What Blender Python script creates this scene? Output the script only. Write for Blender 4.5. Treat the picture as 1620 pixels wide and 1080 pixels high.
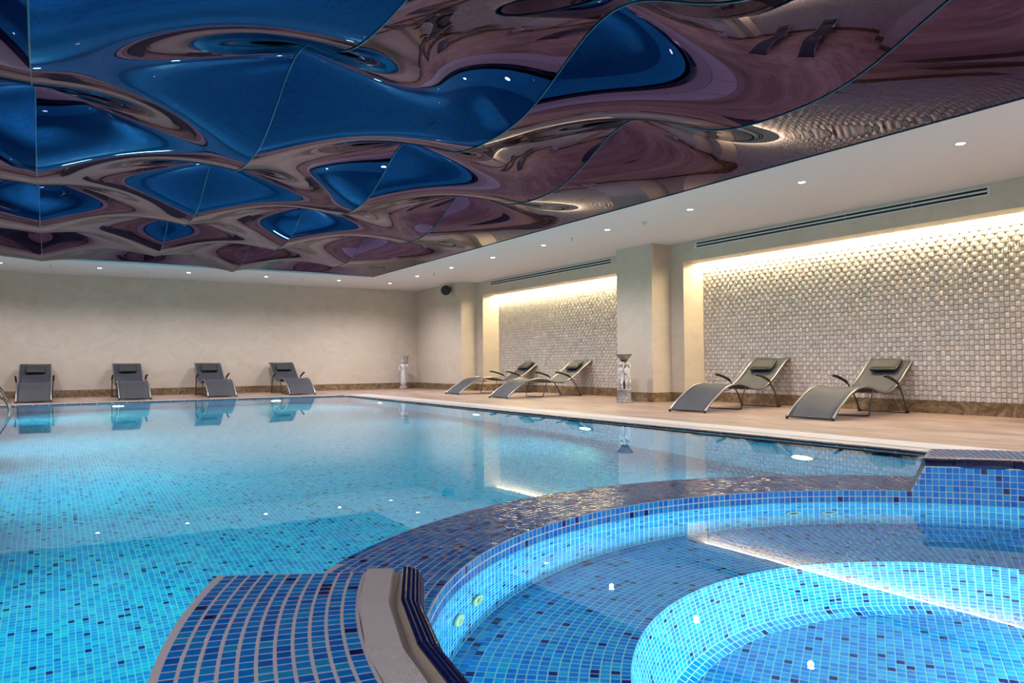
import bpy, bmesh, math, random
from mathutils import Vector, Matrix
random.seed(7)
R_ = random.random
PI = math.pi
SC = bpy.context.scene
COL = SC.collection
for _o in list(bpy.data.objects): bpy.data.objects.remove(_o)

# ------------------------------------------------------------------ camera
CAM_Z = 0.70
F_PX, PITCH, ROLL, YAW = 1189.94, 0.0277, 0.0079, 0.5527
_Fw = Vector((math.sin(YAW), math.cos(YAW), 0)); _Rt = Vector((math.cos(YAW), -math.sin(YAW), 0)); _Up = Vector((0, 0, 1))
CF = _Fw*math.cos(PITCH) + _Up*math.sin(PITCH)
_U2 = _Up*math.cos(PITCH) - _Fw*math.sin(PITCH)
CR = _Rt*math.cos(ROLL) - _U2*math.sin(ROLL)
CU = _U2*math.cos(ROLL) + _Rt*math.sin(ROLL)
cam = bpy.data.cameras.new('camera')
cam.sensor_width = 36.0; cam.lens = F_PX/1620*36.0; cam.clip_start = 0.02; cam.clip_end = 200
camo = bpy.data.objects.new('camera', cam); COL.objects.link(camo)
M = Matrix((CR, CU, -CF)).transposed().to_4x4(); M.translation = Vector((0, 0, CAM_Z))
camo.matrix_world = M
SC.camera = camo
def px_of(P):
    d = Vector(P) - Vector((0, 0, CAM_Z)); z = d.dot(CF)
    if z < 0.05: return None
    return 810 + F_PX*d.dot(CR)/z, 540 - F_PX*d.dot(CU)/z, z

# ------------------------------------------------------------------ world, exposure
w = bpy.data.worlds.new('world'); SC.world = w; w.use_nodes = True
w.node_tree.nodes['Background'].inputs[0].default_value = (0.02, 0.02, 0.025, 1)
w.node_tree.nodes['Background'].inputs[1].default_value = 0.3
SC.view_settings.view_transform = 'Standard'; SC.view_settings.look = 'None'
SC.view_settings.gamma = 1.0; SC.view_settings.use_curve_mapping = False
SC.view_settings.exposure = 0.0
cy = SC.cycles
cy.max_bounces = 7; cy.diffuse_bounces = 3; cy.glossy_bounces = 3; cy.transmission_bounces = 4; cy.transparent_max_bounces = 4; cy.use_adaptive_sampling = True; cy.adaptive_threshold = 0.03
cy.sample_clamp_indirect = 6.0; cy.blur_glossy = 0.5; cy.use_denoising = True
SPOT_W = 142.0; LED_STRENGTH = 150.0; POOL_W = 74.0; SPA_W = 40.0
SPOT_COL = (1.0, 0.955, 0.96); LED_COL = (1.0, 0.83, 0.48); POOL_COL = (0.25, 0.96, 0.72); SPA_COL = (0.48, 1.0, 0.80)

# ------------------------------------------------------------------ room numbers (metres; deck z = 0)
H = 2.733; YB = 19.46; XW = 8.83; XF = 9.27; XN = 9.77; HN = 2.395
XL = -4.0; YF = -4.6
PX0, PX1, PY0, PY1 = -0.9, 5.52, -1.75, 15.88       # pool water edges
MX0, MX1, MY0, MY1 = -1.66, 6.49, -2.4, 16.80        # mirror opening
ZW = -0.012; PZ = -1.85
CX, CY = 2.395, 0.81                                 # hot tub centre
TP = 0.030                                           # mosaic pitch

# ------------------------------------------------------------------ helpers
def link(o, parent=None):
    COL.objects.link(o)
    if parent is not None: o.parent = parent
    return o
def mesh(name, verts, faces, mat=None, parent=None, smooth=False, loc=None, kind=None):
    me = bpy.data.meshes.new(name); me.from_pydata([tuple(v) for v in verts], [], faces); me.update()
    if mat: me.materials.append(mat)
    if smooth: me.polygons.foreach_set('use_smooth', [True]*len(me.polygons))
    o = bpy.data.objects.new(name, me); link(o, parent)
    if loc is not None: o.location = loc
    if kind: o['kind'] = kind
    return o
def from_bm(name, bm, mat=None, parent=None, smooth=False, loc=None, kind=None):
    me = bpy.data.meshes.new(name); bmesh.ops.recalc_face_normals(bm, faces=bm.faces); bm.to_mesh(me); bm.free()
    if mat: me.materials.append(mat)
    if smooth: me.polygons.foreach_set('use_smooth', [True]*len(me.polygons))
    o = bpy.data.objects.new(name, me); link(o, parent)
    if loc is not None: o.location = loc
    if kind: o['kind'] = kind
    return o
def empty(name, loc, rz=0.0):
    o = bpy.data.objects.new(name, None); o.empty_display_size = 0.1; COL.objects.link(o)
    o.location = loc; o.rotation_euler = (0, 0, rz); return o
def tag(o, label, cat=None, group=None, kind=None):
    o['label'] = label
    if cat: o['category'] = cat
    if group: o['group'] = group
    if kind: o['kind'] = kind
    return o
def bbox(bm, x0, x1, y0, y1, z0, z1):
    vs = [bm.verts.new((x, y, z)) for x in (x0, x1) for y in (y0, y1) for z in (z0, z1)]
    for f in ((0, 1, 3, 2), (4, 6, 7, 5), (0, 4, 5, 1), (2, 3, 7, 6), (0, 2, 6, 4), (1, 5, 7, 3)):
        bm.faces.new([vs[i] for i in f])
def boxes(name, lst, mat, parent=None, kind=None, bevel=0):
    bm = bmesh.new()
    for b in lst: bbox(bm, *b)
    if bevel: bmesh.ops.bevel(bm, geom=list(bm.edges), offset=bevel, segments=2, affect='EDGES', profile=0.5)
    return from_bm(name, bm, mat, parent, kind=kind)
def smooth_path(pts, n=6):
    P = [Vector(p) for p in pts]; out = []
    for i in range(len(P)-1):
        a = P[max(i-1, 0)]; b = P[i]; c = P[i+1]; d = P[min(i+2, len(P)-1)]
        for k in range(n):
            t = k/n
            out.append(0.5*((2*b) + (c-a)*t + (2*a-5*b+4*c-d)*t*t + (3*b-a-3*c+d)*t**3))
    out.append(P[-1]); return out
def tube_into(bm, path, r, seg=10, caps=True):
    path = [Vector(p) for p in path]; rings = []
    rr = r if isinstance(r, (list, tuple)) else [r]*len(path)
    t0 = (path[1]-path[0]).normalized(); n = t0.orthogonal().normalized()
    for i, p in enumerate(path):
        t = (path[min(i+1, len(path)-1)] - path[max(i-1, 0)]).normalized()
        n = (n - t*n.dot(t)); n = n.normalized() if n.length > 1e-6 else t.orthogonal().normalized()
        b = t.cross(n)
        rings.append([bm.verts.new(p + (n*math.cos(2*PI*k/seg) + b*math.sin(2*PI*k/seg))*rr[i]) for k in range(seg)])
    for i in range(len(rings)-1):
        for k in range(seg):
            bm.faces.new((rings[i][k], rings[i][(k+1) % seg], rings[i+1][(k+1) % seg], rings[i+1][k]))
    if caps:
        bm.faces.new(rings[0][::-1]); bm.faces.new(rings[-1])
def tube(name, paths, r, mat, parent=None, seg=10, smooth=True):
    bm = bmesh.new()
    for p in paths: tube_into(bm, p, r, seg)
    return from_bm(name, bm, mat, parent, smooth)
def lathe(name, prof, mat, parent=None, seg=32, loc=None, smooth=True, axis=None):
    verts, faces = [], []
    for (r, z) in prof:
        for k in range(seg):
            a = 2*PI*k/seg; verts.append((r*math.cos(a), r*math.sin(a), z))
    for i in range(len(prof)-1):
        for k in range(seg):
            faces.append((i*seg+k, i*seg+(k+1) % seg, (i+1)*seg+(k+1) % seg, (i+1)*seg+k))
    faces.append(tuple(range(seg))[::-1]); faces.append(tuple((len(prof)-1)*seg+k for k in range(seg)))
    o = mesh(name, verts, faces, mat, parent, smooth, loc)
    if axis is not None: o.rotation_euler = Vector(axis).to_track_quat('Z', 'Y').to_euler()
    return o

# ------------------------------------------------------------------ materials
def new_mat(name):
    m = bpy.data.materials.new(name); m.use_nodes = True; nt = m.node_tree
    return m, nt, nt.nodes['Principled BSDF']
def setp(b, **k):
    for n, v in k.items():
        n = {'base': 'Base Color', 'rough': 'Roughness', 'metal': 'Metallic', 'spec': 'Specular IOR Level', 'coat': 'Coat Weight', 'coatr': 'Coat Roughness', 'trans': 'Transmission Weight', 'ior': 'IOR', 'em': 'Emission Color', 'ems': 'Emission Strength', 'sheen': 'Sheen Weight'}[n]
        b.inputs[n].default_value = (*v, 1) if isinstance(v, tuple) else v
def plain(name, base, rough=0.5, **k):
    m, nt, b = new_mat(name); setp(b, base=base, rough=rough, **k); return m
def N(nt, t, **k):
    n = nt.nodes.new(t)
    for a, v in k.items(): setattr(n, a, v)
    return n
def math_n(nt, op, a, b=None):
    n = N(nt, 'ShaderNodeMath', operation=op)
    for i, v in enumerate((a, b)):
        if v is None: continue
        if isinstance(v, (int, float)): n.inputs[i].default_value = v
        else: nt.links.new(v, n.inputs[i])
    return n.outputs[0]
def ramp(nt, fac, stops, const=False):
    r = N(nt, 'ShaderNodeValToRGB'); r.color_ramp.interpolation = 'CONSTANT' if const else 'LINEAR'
    e = r.color_ramp.elements
    while len(e) < len(stops): e.new(0.5)
    for i, (p, c) in enumerate(stops): e[i].position = p; e[i].color = (*c, 1)
    nt.links.new(fac, r.inputs[0]); return r.outputs[0]
def noise(nt, vec, scale, detail=4, rough=0.55, dist=0.0):
    n = N(nt, 'ShaderNodeTexNoise'); n.inputs['Scale'].default_value = scale; n.inputs['Detail'].default_value = detail
    n.inputs['Roughness'].default_value = rough; n.inputs['Distortion'].default_value = dist
    if vec is not None: nt.links.new(vec, n.inputs['Vector'])
    return n.outputs['Fac']
def pos(nt): return N(nt, 'ShaderNodeNewGeometry').outputs['Position']
def scaled(nt, vec, s):
    n = N(nt, 'ShaderNodeVectorMath', operation='MULTIPLY'); nt.links.new(vec, n.inputs[0]); n.inputs[1].default_value = s; return n.outputs[0]
def bump(nt, b, h, strength, dist):
    n = N(nt, 'ShaderNodeBump'); n.inputs['Strength'].default_value = strength; n.inputs['Distance'].default_value = dist
    nt.links.new(h, n.inputs['Height']); nt.links.new(n.outputs[0], b.inputs['Normal'])

def mat_plaster():
    m, nt, b = new_mat('plaster'); p = pos(nt)
    f = noise(nt, scaled(nt, p, (1, 1, 1.4)), 2.2, 8, 0.68, 1.2)
    nt.links.new(ramp(nt, f, [(0.25, (0.515, 0.438, 0.37)), (0.5, (0.575, 0.496, 0.43)), (0.75, (0.625, 0.55, 0.49))]), b.inputs['Base Color'])
    setp(b, rough=0.42, spec=0.35); bump(nt, b, noise(nt, p, 26, 6, 0.7, 1.0), 0.10, 0.01); return m
def mat_marble():
    m, nt, b = new_mat('brown_marble'); p = pos(nt)
    f = noise(nt, p, 5.0, 9, 0.72, 2.0)
    nt.links.new(ramp(nt, f, [(0.3, (0.085, 0.05, 0.025)), (0.48, (0.19, 0.125, 0.07)), (0.58, (0.28, 0.20, 0.125)), (0.72, (0.42, 0.33, 0.24))]), b.inputs['Base Color'])
    setp(b, rough=0.22); return m
def mat_deck():
    m, nt, b = new_mat('deck_tile'); p = pos(nt)
    f = noise(nt, scaled(nt, p, (0.9, 0.35, 1)), 3.2, 7, 0.62, 0.8)
    g = noise(nt, scaled(nt, p, (3.0, 0.5, 1)), 5.0, 5, 0.6, 0.3)
    mix = math_n(nt, 'ADD', math_n(nt, 'MULTIPLY', f, 0.65), math_n(nt, 'MULTIPLY', g, 0.35))
    nt.links.new(ramp(nt, mix, [(0.38, (0.21, 0.135, 0.105)), (0.5, (0.32, 0.22, 0.18)), (0.60, (0.41, 0.305, 0.265))]), b.inputs['Base Color'])
    setp(b, rough=0.36, spec=0.4); bump(nt, b, f, 0.08, 0.01); return m
PAL_POOL = (1, 1.14, 1.0); PAL_RIM = (0.7, 1.05, 1.30)     # tints on one mosaic: water teal for pool, blue against warm lamplight for rim
TILE_STOPS = [(0.0, (0.004, 0.008, 0.12)), (0.045, (0.002, 0.125, 0.47)), (0.35, (0.003, 0.19, 0.58)), (0.7, (0.004, 0.25, 0.64)), (0.93, (0.008, 0.31, 0.60)), (1.0, (0.012, 0.34, 0.58))]
def tile_rgb(v):
    if v < 0.045: return TILE_STOPS[0][1]
    for (p0, c0), (p1, c1) in zip(TILE_STOPS[1:], TILE_STOPS[2:]):
        if v <= p1:
            t = (v-p0)/(p1-p0); return tuple(a+(b-a)*t for a, b in zip(c0, c1))
    return TILE_STOPS[-1][1]
def mat_mosaic_plane(name, ax, pitch, grout=(0.30, 0.46, 0.52), off=(0, 0)):  # default grout has the teal underwater light in its colour
    """square mosaic on a flat pool surface, laid out in world metres; ax = the two axes"""
    m, nt, b = new_mat(name); sep = N(nt, 'ShaderNodeSeparateXYZ'); nt.links.new(pos(nt), sep.inputs[0])
    u = math_n(nt, 'DIVIDE', math_n(nt, 'ADD', sep.outputs[ax[0]], off[0]), pitch); v = math_n(nt, 'DIVIDE', math_n(nt, 'ADD', sep.outputs[ax[1]], off[1]), pitch)
    cu = math_n(nt, 'FLOOR', u); cv = math_n(nt, 'FLOOR', v)
    eu = math_n(nt, 'ABSOLUTE', math_n(nt, 'SUBTRACT', math_n(nt, 'FRACT', u), 0.5)); ev = math_n(nt, 'ABSOLUTE', math_n(nt, 'SUBTRACT', math_n(nt, 'FRACT', v), 0.5))
    gm = math_n(nt, 'MAXIMUM', math_n(nt, 'GREATER_THAN', eu, 0.435), math_n(nt, 'GREATER_THAN', ev, 0.445))
    cmb = N(nt, 'ShaderNodeCombineXYZ'); nt.links.new(cu, cmb.inputs[0]); nt.links.new(cv, cmb.inputs[1])
    wn = N(nt, 'ShaderNodeTexWhiteNoise', noise_dimensions='2D'); nt.links.new(cmb.outputs[0], wn.inputs['Vector'])
    st = [(p_, tuple(a_*b_ for a_, b_ in zip(c_, PAL_POOL))) for p_, c_ in TILE_STOPS[:1] + [(0.0449, TILE_STOPS[0][1])] + TILE_STOPS[1:]]
    tc = ramp(nt, wn.outputs['Value'], st)
    mx = N(nt, 'ShaderNodeMix', data_type='RGBA'); nt.links.new(gm, mx.inputs['Factor']); nt.links.new(tc, mx.inputs['A']); mx.inputs['B'].default_value = (*grout, 1)
    nt.links.new(mx.outputs['Result'], b.inputs['Base Color']); setp(b, rough=0.3, spec=0.3); return m
def mat_tile(name, src, rough=0.12, spec=0.5):
    m, nt, b = new_mat(name)
    if src == 'obj': c = N(nt, 'ShaderNodeObjectInfo').outputs['Color']
    else: c = N(nt, 'ShaderNodeAttribute', attribute_name='Col').outputs['Color']
    f = noise(nt, pos(nt), 70, 3, 0.5)
    mx = N(nt, 'ShaderNodeMix', data_type='RGBA', blend_type='MULTIPLY'); mx.inputs['Factor'].default_value = 1.0
    nt.links.new(c, mx.inputs['A']); nt.links.new(ramp(nt, f, [(0.3, (0.8, 0.85, 0.9)), (0.7, (1.15, 1.1, 1.05))]), mx.inputs['B'])
    nt.links.new(mx.outputs['Result'], b.inputs['Base Color']); setp(b, rough=rough, spec=spec)
    bump(nt, b, noise(nt, pos(nt), 55, 2, 0.5), 0.25, 0.004); return m
def mat_water(name, tint, bscale, bstr):
    m, nt, b = new_mat(name); setp(b, base=tint, rough=0.0, trans=1.0, ior=1.333, spec=0.5)
    p = scaled(nt, pos(nt), (1, 1, 1))
    h = math_n(nt, 'ADD', noise(nt, p, bscale, 2, 0.5), math_n(nt, 'MULTIPLY', noise(nt, p, bscale*4.5, 2, 0.5), 0.10))
    bump(nt, b, h, bstr, 0.02); return m
def mat_mirror():
    m, nt, b = new_mat('tinted_mirror_sheet'); setp(b, base=(0.072, 0.048, 0.115), rough=0.012, metal=1.0); b.inputs['Specular Tint'].default_value = (0.72, 0.72, 0.82, 1); return m
def mat_emit(name, col, s):
    m, nt, b = new_mat(name); setp(b, base=(0.0, 0.0, 0.0), em=col, ems=s, rough=0.6); return m
def mat_dots(name, base, scale, strength, rough=0.45):
    m, nt, b = new_mat(name); sep = N(nt, 'ShaderNodeSeparateXYZ'); tc = N(nt, 'ShaderNodeTexCoord'); nt.links.new(tc.outputs['Object'], sep.inputs[0])
    s = math_n(nt, 'MULTIPLY', math_n(nt, 'SINE', math_n(nt, 'MULTIPLY', sep.outputs[0], scale)), math_n(nt, 'SINE', math_n(nt, 'MULTIPLY', sep.outputs[1], scale)))
    s = math_n(nt, 'MAXIMUM', s, 0.0)
    setp(b, base=base, rough=rough); bump(nt, b, s, strength, 0.003); return m
def mat_sling():
    m, nt, b = new_mat('sling_mesh_fabric'); tc = N(nt, 'ShaderNodeTexCoord')
    sep = N(nt, 'ShaderNodeSeparateXYZ'); nt.links.new(tc.outputs['Object'], sep.inputs[0])
    f = math_n(nt, 'ADD', math_n(nt, 'SINE', math_n(nt, 'MULTIPLY', sep.outputs[0], 900)), math_n(nt, 'SINE', math_n(nt, 'MULTIPLY', sep.outputs[1], 900)))
    g = noise(nt, tc.outputs['Object'], 3.0, 3)
    nt.links.new(ramp(nt, g, [(0.3, (0.034, 0.035, 0.052)), (0.7, (0.044, 0.045, 0.062))]), b.inputs['Base Color'])
    setp(b, rough=0.55, spec=0.25); bump(nt, b, f, 0.12, 0.001); return m
def mat_stone(name, lo, hi, sc=14, bs=0.5):
    m, nt, b = new_mat(name); tc = N(nt, 'ShaderNodeTexCoord').outputs['Object']
    f = noise(nt, tc, sc, 6, 0.7, 0.6)
    nt.links.new(ramp(nt, f, [(0.35, lo), (0.6, hi)]), b.inputs['Base Color']); setp(b, rough=0.6); bump(nt, b, noise(nt, tc, sc*2.5, 4, 0.6), bs, 0.01); return m
def mat_weave(src):
    m, nt, b = new_mat('woven_stone_' + src)
    c = N(nt, 'ShaderNodeObjectInfo').outputs['Color'] if src == 'obj' else N(nt, 'ShaderNodeAttribute', attribute_name='Col').outputs['Color']
    nt.links.new(c, b.inputs['Base Color']); setp(b, rough=0.5, spec=0.35); bump(nt, b, noise(nt, pos(nt), 60, 4), 0.1, 0.004); return m

PLASTER = mat_plaster(); MARBLE = mat_marble(); DECK = mat_deck()
WHITE_CEIL = plain('ceiling_paint', (0.79, 0.765, 0.79), 0.7)
POOL_FLOOR_M = mat_mosaic_plane('pool_floor_mosaic', (0, 1), 0.031)
POOL_WALL_X = mat_mosaic_plane('pool_wall_mosaic_x', (0, 2), 0.031, off=(0, -ZW)); POOL_WALL_Y = mat_mosaic_plane('pool_wall_mosaic_y', (1, 2), 0.031, off=(0, -ZW))
GROUT = plain('grout', (0.62, 0.60, 0.66), 0.75); GROUT_TEAL = plain('grout_teal_lit', (0.36, 0.53, 0.58), 0.6)  # second grout: teal of the underwater lighting put into the base colour
TILE_O = mat_tile('glass_tile_single', 'obj'); TILE_S = mat_tile('glass_tile_field', 'attr'); TILE_WET = mat_tile('glass_tile_wet', 'attr', 0.09, 0.32)
WATER = mat_water('pool_water_surface', (0.80, 0.97, 1.0), 1.3, 0.035); SPAWATER = mat_water('tub_water_surface', (0.90, 0.985, 1.0), 1.6, 0.014)
MIRROR = mat_mirror(); SEAM = plain('seam_edge', (0.05, 0.17, 0.22), 0.15, metal=0.6)
WEAVE_O = mat_weave('obj'); WEAVE_S = mat_weave('attr')
WEAVE_BACK = plain('weave_backing', (0.30, 0.265, 0.225), 0.8)
WHITE_TEX = mat_dots('white_ribbed_porcelain', (0.70, 0.68, 0.71), 2*PI/0.0095, 0.9, 0.4)
NAVY_TEX = plain('navy_glazed_grip', (0.005, 0.009, 0.075), 0.12, spec=0.6)
GUTTER = plain('beige_gutter', (0.47, 0.405, 0.34), 0.35); GUTTER_GREY = plain('gutter_grate', (0.50, 0.47, 0.45), 0.5)
ALU = plain('grey_aluminium', (0.27, 0.27, 0.285), 0.32, metal=0.85); ALU_DARK = plain('dark_frame_paint', (0.10, 0.10, 0.11), 0.35, metal=0.5)
BLACK_GRIP = plain('black_foam_grip', (0.012, 0.012, 0.014), 0.5); SLING = mat_sling(); PILLOW = plain('pillow_cover', (0.034, 0.037, 0.038), 0.6, spec=0.25)
PILLOW_SIDE = plain('pillow_dark_edge', (0.02, 0.021, 0.026), 0.5)
STEEL = plain('polished_steel', (0.62, 0.62, 0.60), 0.10, metal=1.0)
BLACK = plain('black_plastic', (0.010, 0.010, 0.011), 0.4); VENT_W = plain('vent_white', (0.62, 0.66, 0.69), 0.4); VENT_D = plain('vent_void', (0.006, 0.008, 0.012), 0.8)
STATUE = mat_stone('silvered_stone', (0.34, 0.34, 0.39), (0.74, 0.72, 0.72), 16, 0.25); STATUE_D = mat_stone('grey_stone', (0.17, 0.155, 0.16), (0.40, 0.36, 0.35), 20, 0.4)
RELIEF = mat_stone('carved_relief_stone', (0.10, 0.10, 0.14), (0.55, 0.54, 0.58), 42, 1.0)
JET_M = plain('jet_plastic', (0.42, 0.47, 0.34), 0.4); JET_D = plain('jet_throat', (0.03, 0.045, 0.02), 0.5)
TRIM_W = plain('lamp_trim_white', (0.8, 0.8, 0.8), 0.4)
EM_DOWN = mat_emit('downlight_glow', (1, 0.97, 0.95), 30.0); EM_POOL = mat_emit('pool_lamp_glow', (0.85, 0.98, 1.0), 14.0); EM_LED = mat_emit('led_glow', LED_COL, LED_STRENGTH)

# ------------------------------------------------------------------ floor (deck around the pool)
DT = -0.25
CO = 0.73                                           # coping strip width outside the water edge
fx0, fx1, fy0, fy1 = PX0-CO, PX1+CO, PY0-CO, PY1+CO-0.22
floor = boxes('floor', [(XL-0.1, fx0, YF-0.1, YB+0.1, DT, 0), (fx1, XN+0.2, YF-0.1, YB+0.1, DT, 0), (fx0, fx1, fy1, YB+0.1, DT, 0), (fx0, fx1, YF-0.1, fy0, DT, 0)], DECK)
tag(floor, 'pinkish brown stone-look deck around the pool', kind='structure')

# ------------------------------------------------------------------ walls
wall_back = boxes('wall_back', [(XL-0.2, XN+0.2, YB, YB+0.2, 0, H)], PLASTER); tag(wall_back, 'cream polished plaster wall behind the four loungers', kind='structure')
wall_left = boxes('wall_left', [(XL-0.2, XL, YF, YB, 0, H)], PLASTER); tag(wall_left, 'cream plaster wall on the far side of the pool', kind='structure')
wall_front = boxes('wall_front', [(XL-0.2, XN+0.2, YF-0.2, YF, 0, H)], PLASTER); tag(wall_front, 'cream plaster wall behind the viewer', kind='structure')
PIL = [(16.74, YB), (9.72, 10.66), (2.70, 3.64), (YF, -3.4)]        # sections that stand proud at XW
OPEN = [(10.99, 16.41), (3.97, 9.41), (-3.05, 2.39)]                # niche openings in the XF plane
wr = [(XW, XN+0.2, a, b, 0, H) for a, b in PIL]
for (a, b), (fa, fb) in zip(OPEN, [(10.66, 16.74), (3.64, 9.72), (-3.4, 2.70)]):
    wr += [(XF, XN+0.001, fa, a, 0, H), (XF, XN+0.001, b, fb, 0, H)]      # side frames
    wr += [(XF, 9.62, a, b, HN, H), (9.62, XN+0.001, a, b, 2.52, H)]      # soffit with a light slot behind it
wr += [(XN, XN+0.2, YF, YB, 0, H)]
wall_right = boxes('wall_right', wr, PLASTER); tag(wall_right, 'cream plaster wall with pillars and two lit niches', kind='structure')

# baseboards (brown marble)
HB, TB = 0.160, 0.018
boxes('baseboard_back', [(XL, XW-TB, YB-TB, YB, 0, HB)], MARBLE, kind='structure')['label'] = 'brown marble skirting along the back wall'
boxes('baseboard_left', [(XL, XL+TB, YF, YB-TB, 0, HB)], MARBLE, kind='structure')['label'] = 'brown marble skirting on the left wall'
bb = []
for (a, b) in PIL:
    bb.append((XW-TB, XW, a-(TB if a > 0 else 0), b+(TB if b < 19 else -TB), 0, HB))
    if a > 0: bb.append((XW, XF-TB, a-TB, a, 0, HB))
    if b < 19: bb.append((XW, XF-TB, b, b+TB, 0, HB))
for (a, b), (fa, fb) in zip(OPEN, [(10.66, 16.74), (3.64, 9.72), (-3.4, 2.70)]):
    bb += [(XF-TB, XF, fa, a+TB, 0, HB), (XF-TB, XF, b-TB, fb, 0, HB), (XF, XN-0.04, a, a+TB, 0, HB), (XF, XN-0.04, b-TB, b, 0, HB), (XN-0.04, XN, a, b, 0, HB)]
boxes('baseboard_right', bb, MARBLE, kind='structure')['label'] = 'brown marble skirting along pillars and niches'

# ------------------------------------------------------------------ ceiling with the opening for the mirror
ceiling = boxes('ceiling', [(XL-0.2, MX0, YF-0.2, YB+0.2, H, H+0.55), (MX1, XN+0.2, YF-0.2, YB+0.2, H, H+0.55), (MX0, MX1, MY1, YB+0.2, H, H+0.55), (MX0, MX1, YF-0.2, MY0, H, H+0.55), (XL-0.2, XN+0.2, YF-0.2, YB+0.2, H+0.55, H+0.65)], WHITE_CEIL)
tag(ceiling, 'white plasterboard ceiling border round the wavy mirror', kind='structure')

# ------------------------------------------------------------------ wavy mirror ceiling
NP = 5; MW = (MX1-MX0)/NP
A_, ZC_ = 0.225, 0.066
Y0MIN = 3.90; HP = 1.725                 # first trough of the seams 4.86 and 1.60 and half the wave length
def seam_z(i, y):
    if i in (0, NP): return H + 0.004
    ph = PI*(y-Y0MIN)/HP
    s = -1.0 if (i % 2 == 0) else 1.0     # i = 4 -> seam X 4.86, i = 3 -> 3.23, i = 2 -> 1.60, i = 1 -> -0.03
    c = s*math.cos(ph)
    return H + ZC_ + A_*(c + 0.18*math.cos(2*ph))
GP = 1.20                                # how tightly the sheet bends beside a seam
SEAMX = [MX0, -0.11, 1.60, 3.23, 4.86, MX1]
def mirror_z(i, u, y):
    m = H + ZC_
    return m + (seam_z(i, y)-m)*(1-u)**GP + (seam_z(i+1, y)-m)*u**GP
mirror = empty('mirror_ceiling', ((MX0+MX1)/2, (MY0+MY1)/2, H))
tag(mirror, 'rippled dark tinted mirror ceiling hanging over the pool', 'mirror ceiling')
NX, NY = 36, 400
for i in range(NP):
    vs, fs = [], []
    for j in range(NY+1):
        y = MY0 + (MY1-MY0)*j/NY
        for k in range(NX+1):
            u = k/NX; vs.append((SEAMX[i]+(SEAMX[i+1]-SEAMX[i])*u-mirror.location.x, y-mirror.location.y, mirror_z(i, u, y)-H))
    for j in range(NY):
        for k in range(NX):
            a = j*(NX+1)+k; fs.append((a, a+NX+1, a+NX+2, a+1))
    mesh('mirror_panel', vs, fs, MIRROR, mirror, True)
for i in range(1, NP):
    x = SEAMX[i]-mirror.location.x
    path = [(x, MY0+(MY1-MY0)*j/300-mirror.location.y, seam_z(i, MY0+(MY1-MY0)*j/300)-H-0.004) for j in range(301)]
    tube('seam_strip', [path], 0.006, SEAM, mirror, 6)
boxes('edge_strip', [(MX1-0.006-mirror.location.x, MX1-mirror.location.x, MY0-mirror.location.y, MY1-mirror.location.y, -0.004, 0.012)], SEAM, mirror)

# ------------------------------------------------------------------ pool basin
RO = lambda t: 2.30+0.07*math.cos(t)      # outer radius of the low ring
NS = 160
def ring_pts(rf, z, n=NS): return [(CX+rf(2*PI*k/n)*math.cos(2*PI*k/n), CY+rf(2*PI*k/n)*math.sin(2*PI*k/n), z) for k in range(n)]
pool = empty('pool_basin', ((PX0+PX1)/2, (PY0+PY1)/2, PZ)); tag(pool, 'tiled swimming pool basin under turquoise water', kind='structure')
def W2P(v): return (v[0]-pool.location.x, v[1]-pool.location.y, v[2]-pool.location.z)
def quad(name, pts, mat, parent): return mesh(name, [W2P(p) for p in pts], [tuple(range(len(pts)))], mat, parent)
quad('basin_floor', [(PX0, PY0, PZ), (PX1, PY0, PZ), (PX1, PY1, PZ), (PX0, PY1, PZ)], POOL_FLOOR_M, pool)
quad('basin_side', [(PX1, PY0, PZ), (PX1, PY0, -0.02), (PX1, PY1, -0.02), (PX1, PY1, PZ)], POOL_WALL_Y, pool)
quad('basin_side', [(PX0, PY0, PZ), (PX0, PY1, PZ), (PX0, PY1, -0.02), (PX0, PY0, -0.02)], POOL_WALL_Y, pool)
quad('basin_side', [(PX0, PY1, PZ), (PX1, PY1, PZ), (PX1, PY1, -0.02), (PX0, PY1, -0.02)], POOL_WALL_X, pool)
quad('basin_side', [(PX0, PY0, PZ), (PX0, PY0, -0.02), (PX1, PY0, -0.02), (PX1, PY0, PZ)], POOL_WALL_X, pool)
# pool water: a sheet with a round hole where the tub stands
bm = bmesh.new()
o4 = [bm.verts.new((x, y, ZW)) for x, y in ((PX0, PY0), (PX1, PY0), (PX1, PY1), (PX0, PY1))]
ri = [bm.verts.new(p) for p in ring_pts(lambda t: 2.2, ZW, 64)]
ed = [bm.edges.new((o4[k], o4[(k+1) % 4])) for k in range(4)] + [bm.edges.new((ri[k], ri[(k+1) % 64])) for k in range(64) ]
bmesh.ops.triangle_fill(bm, use_beauty=True, edges=ed)
pw = from_bm('pool_water', bm, WATER); tag(pw, 'still clear turquoise water filling the swimming pool', 'water', kind='stuff')
if pw.data.polygons[0].normal.z < 0: pw.data.flip_normals()

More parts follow.
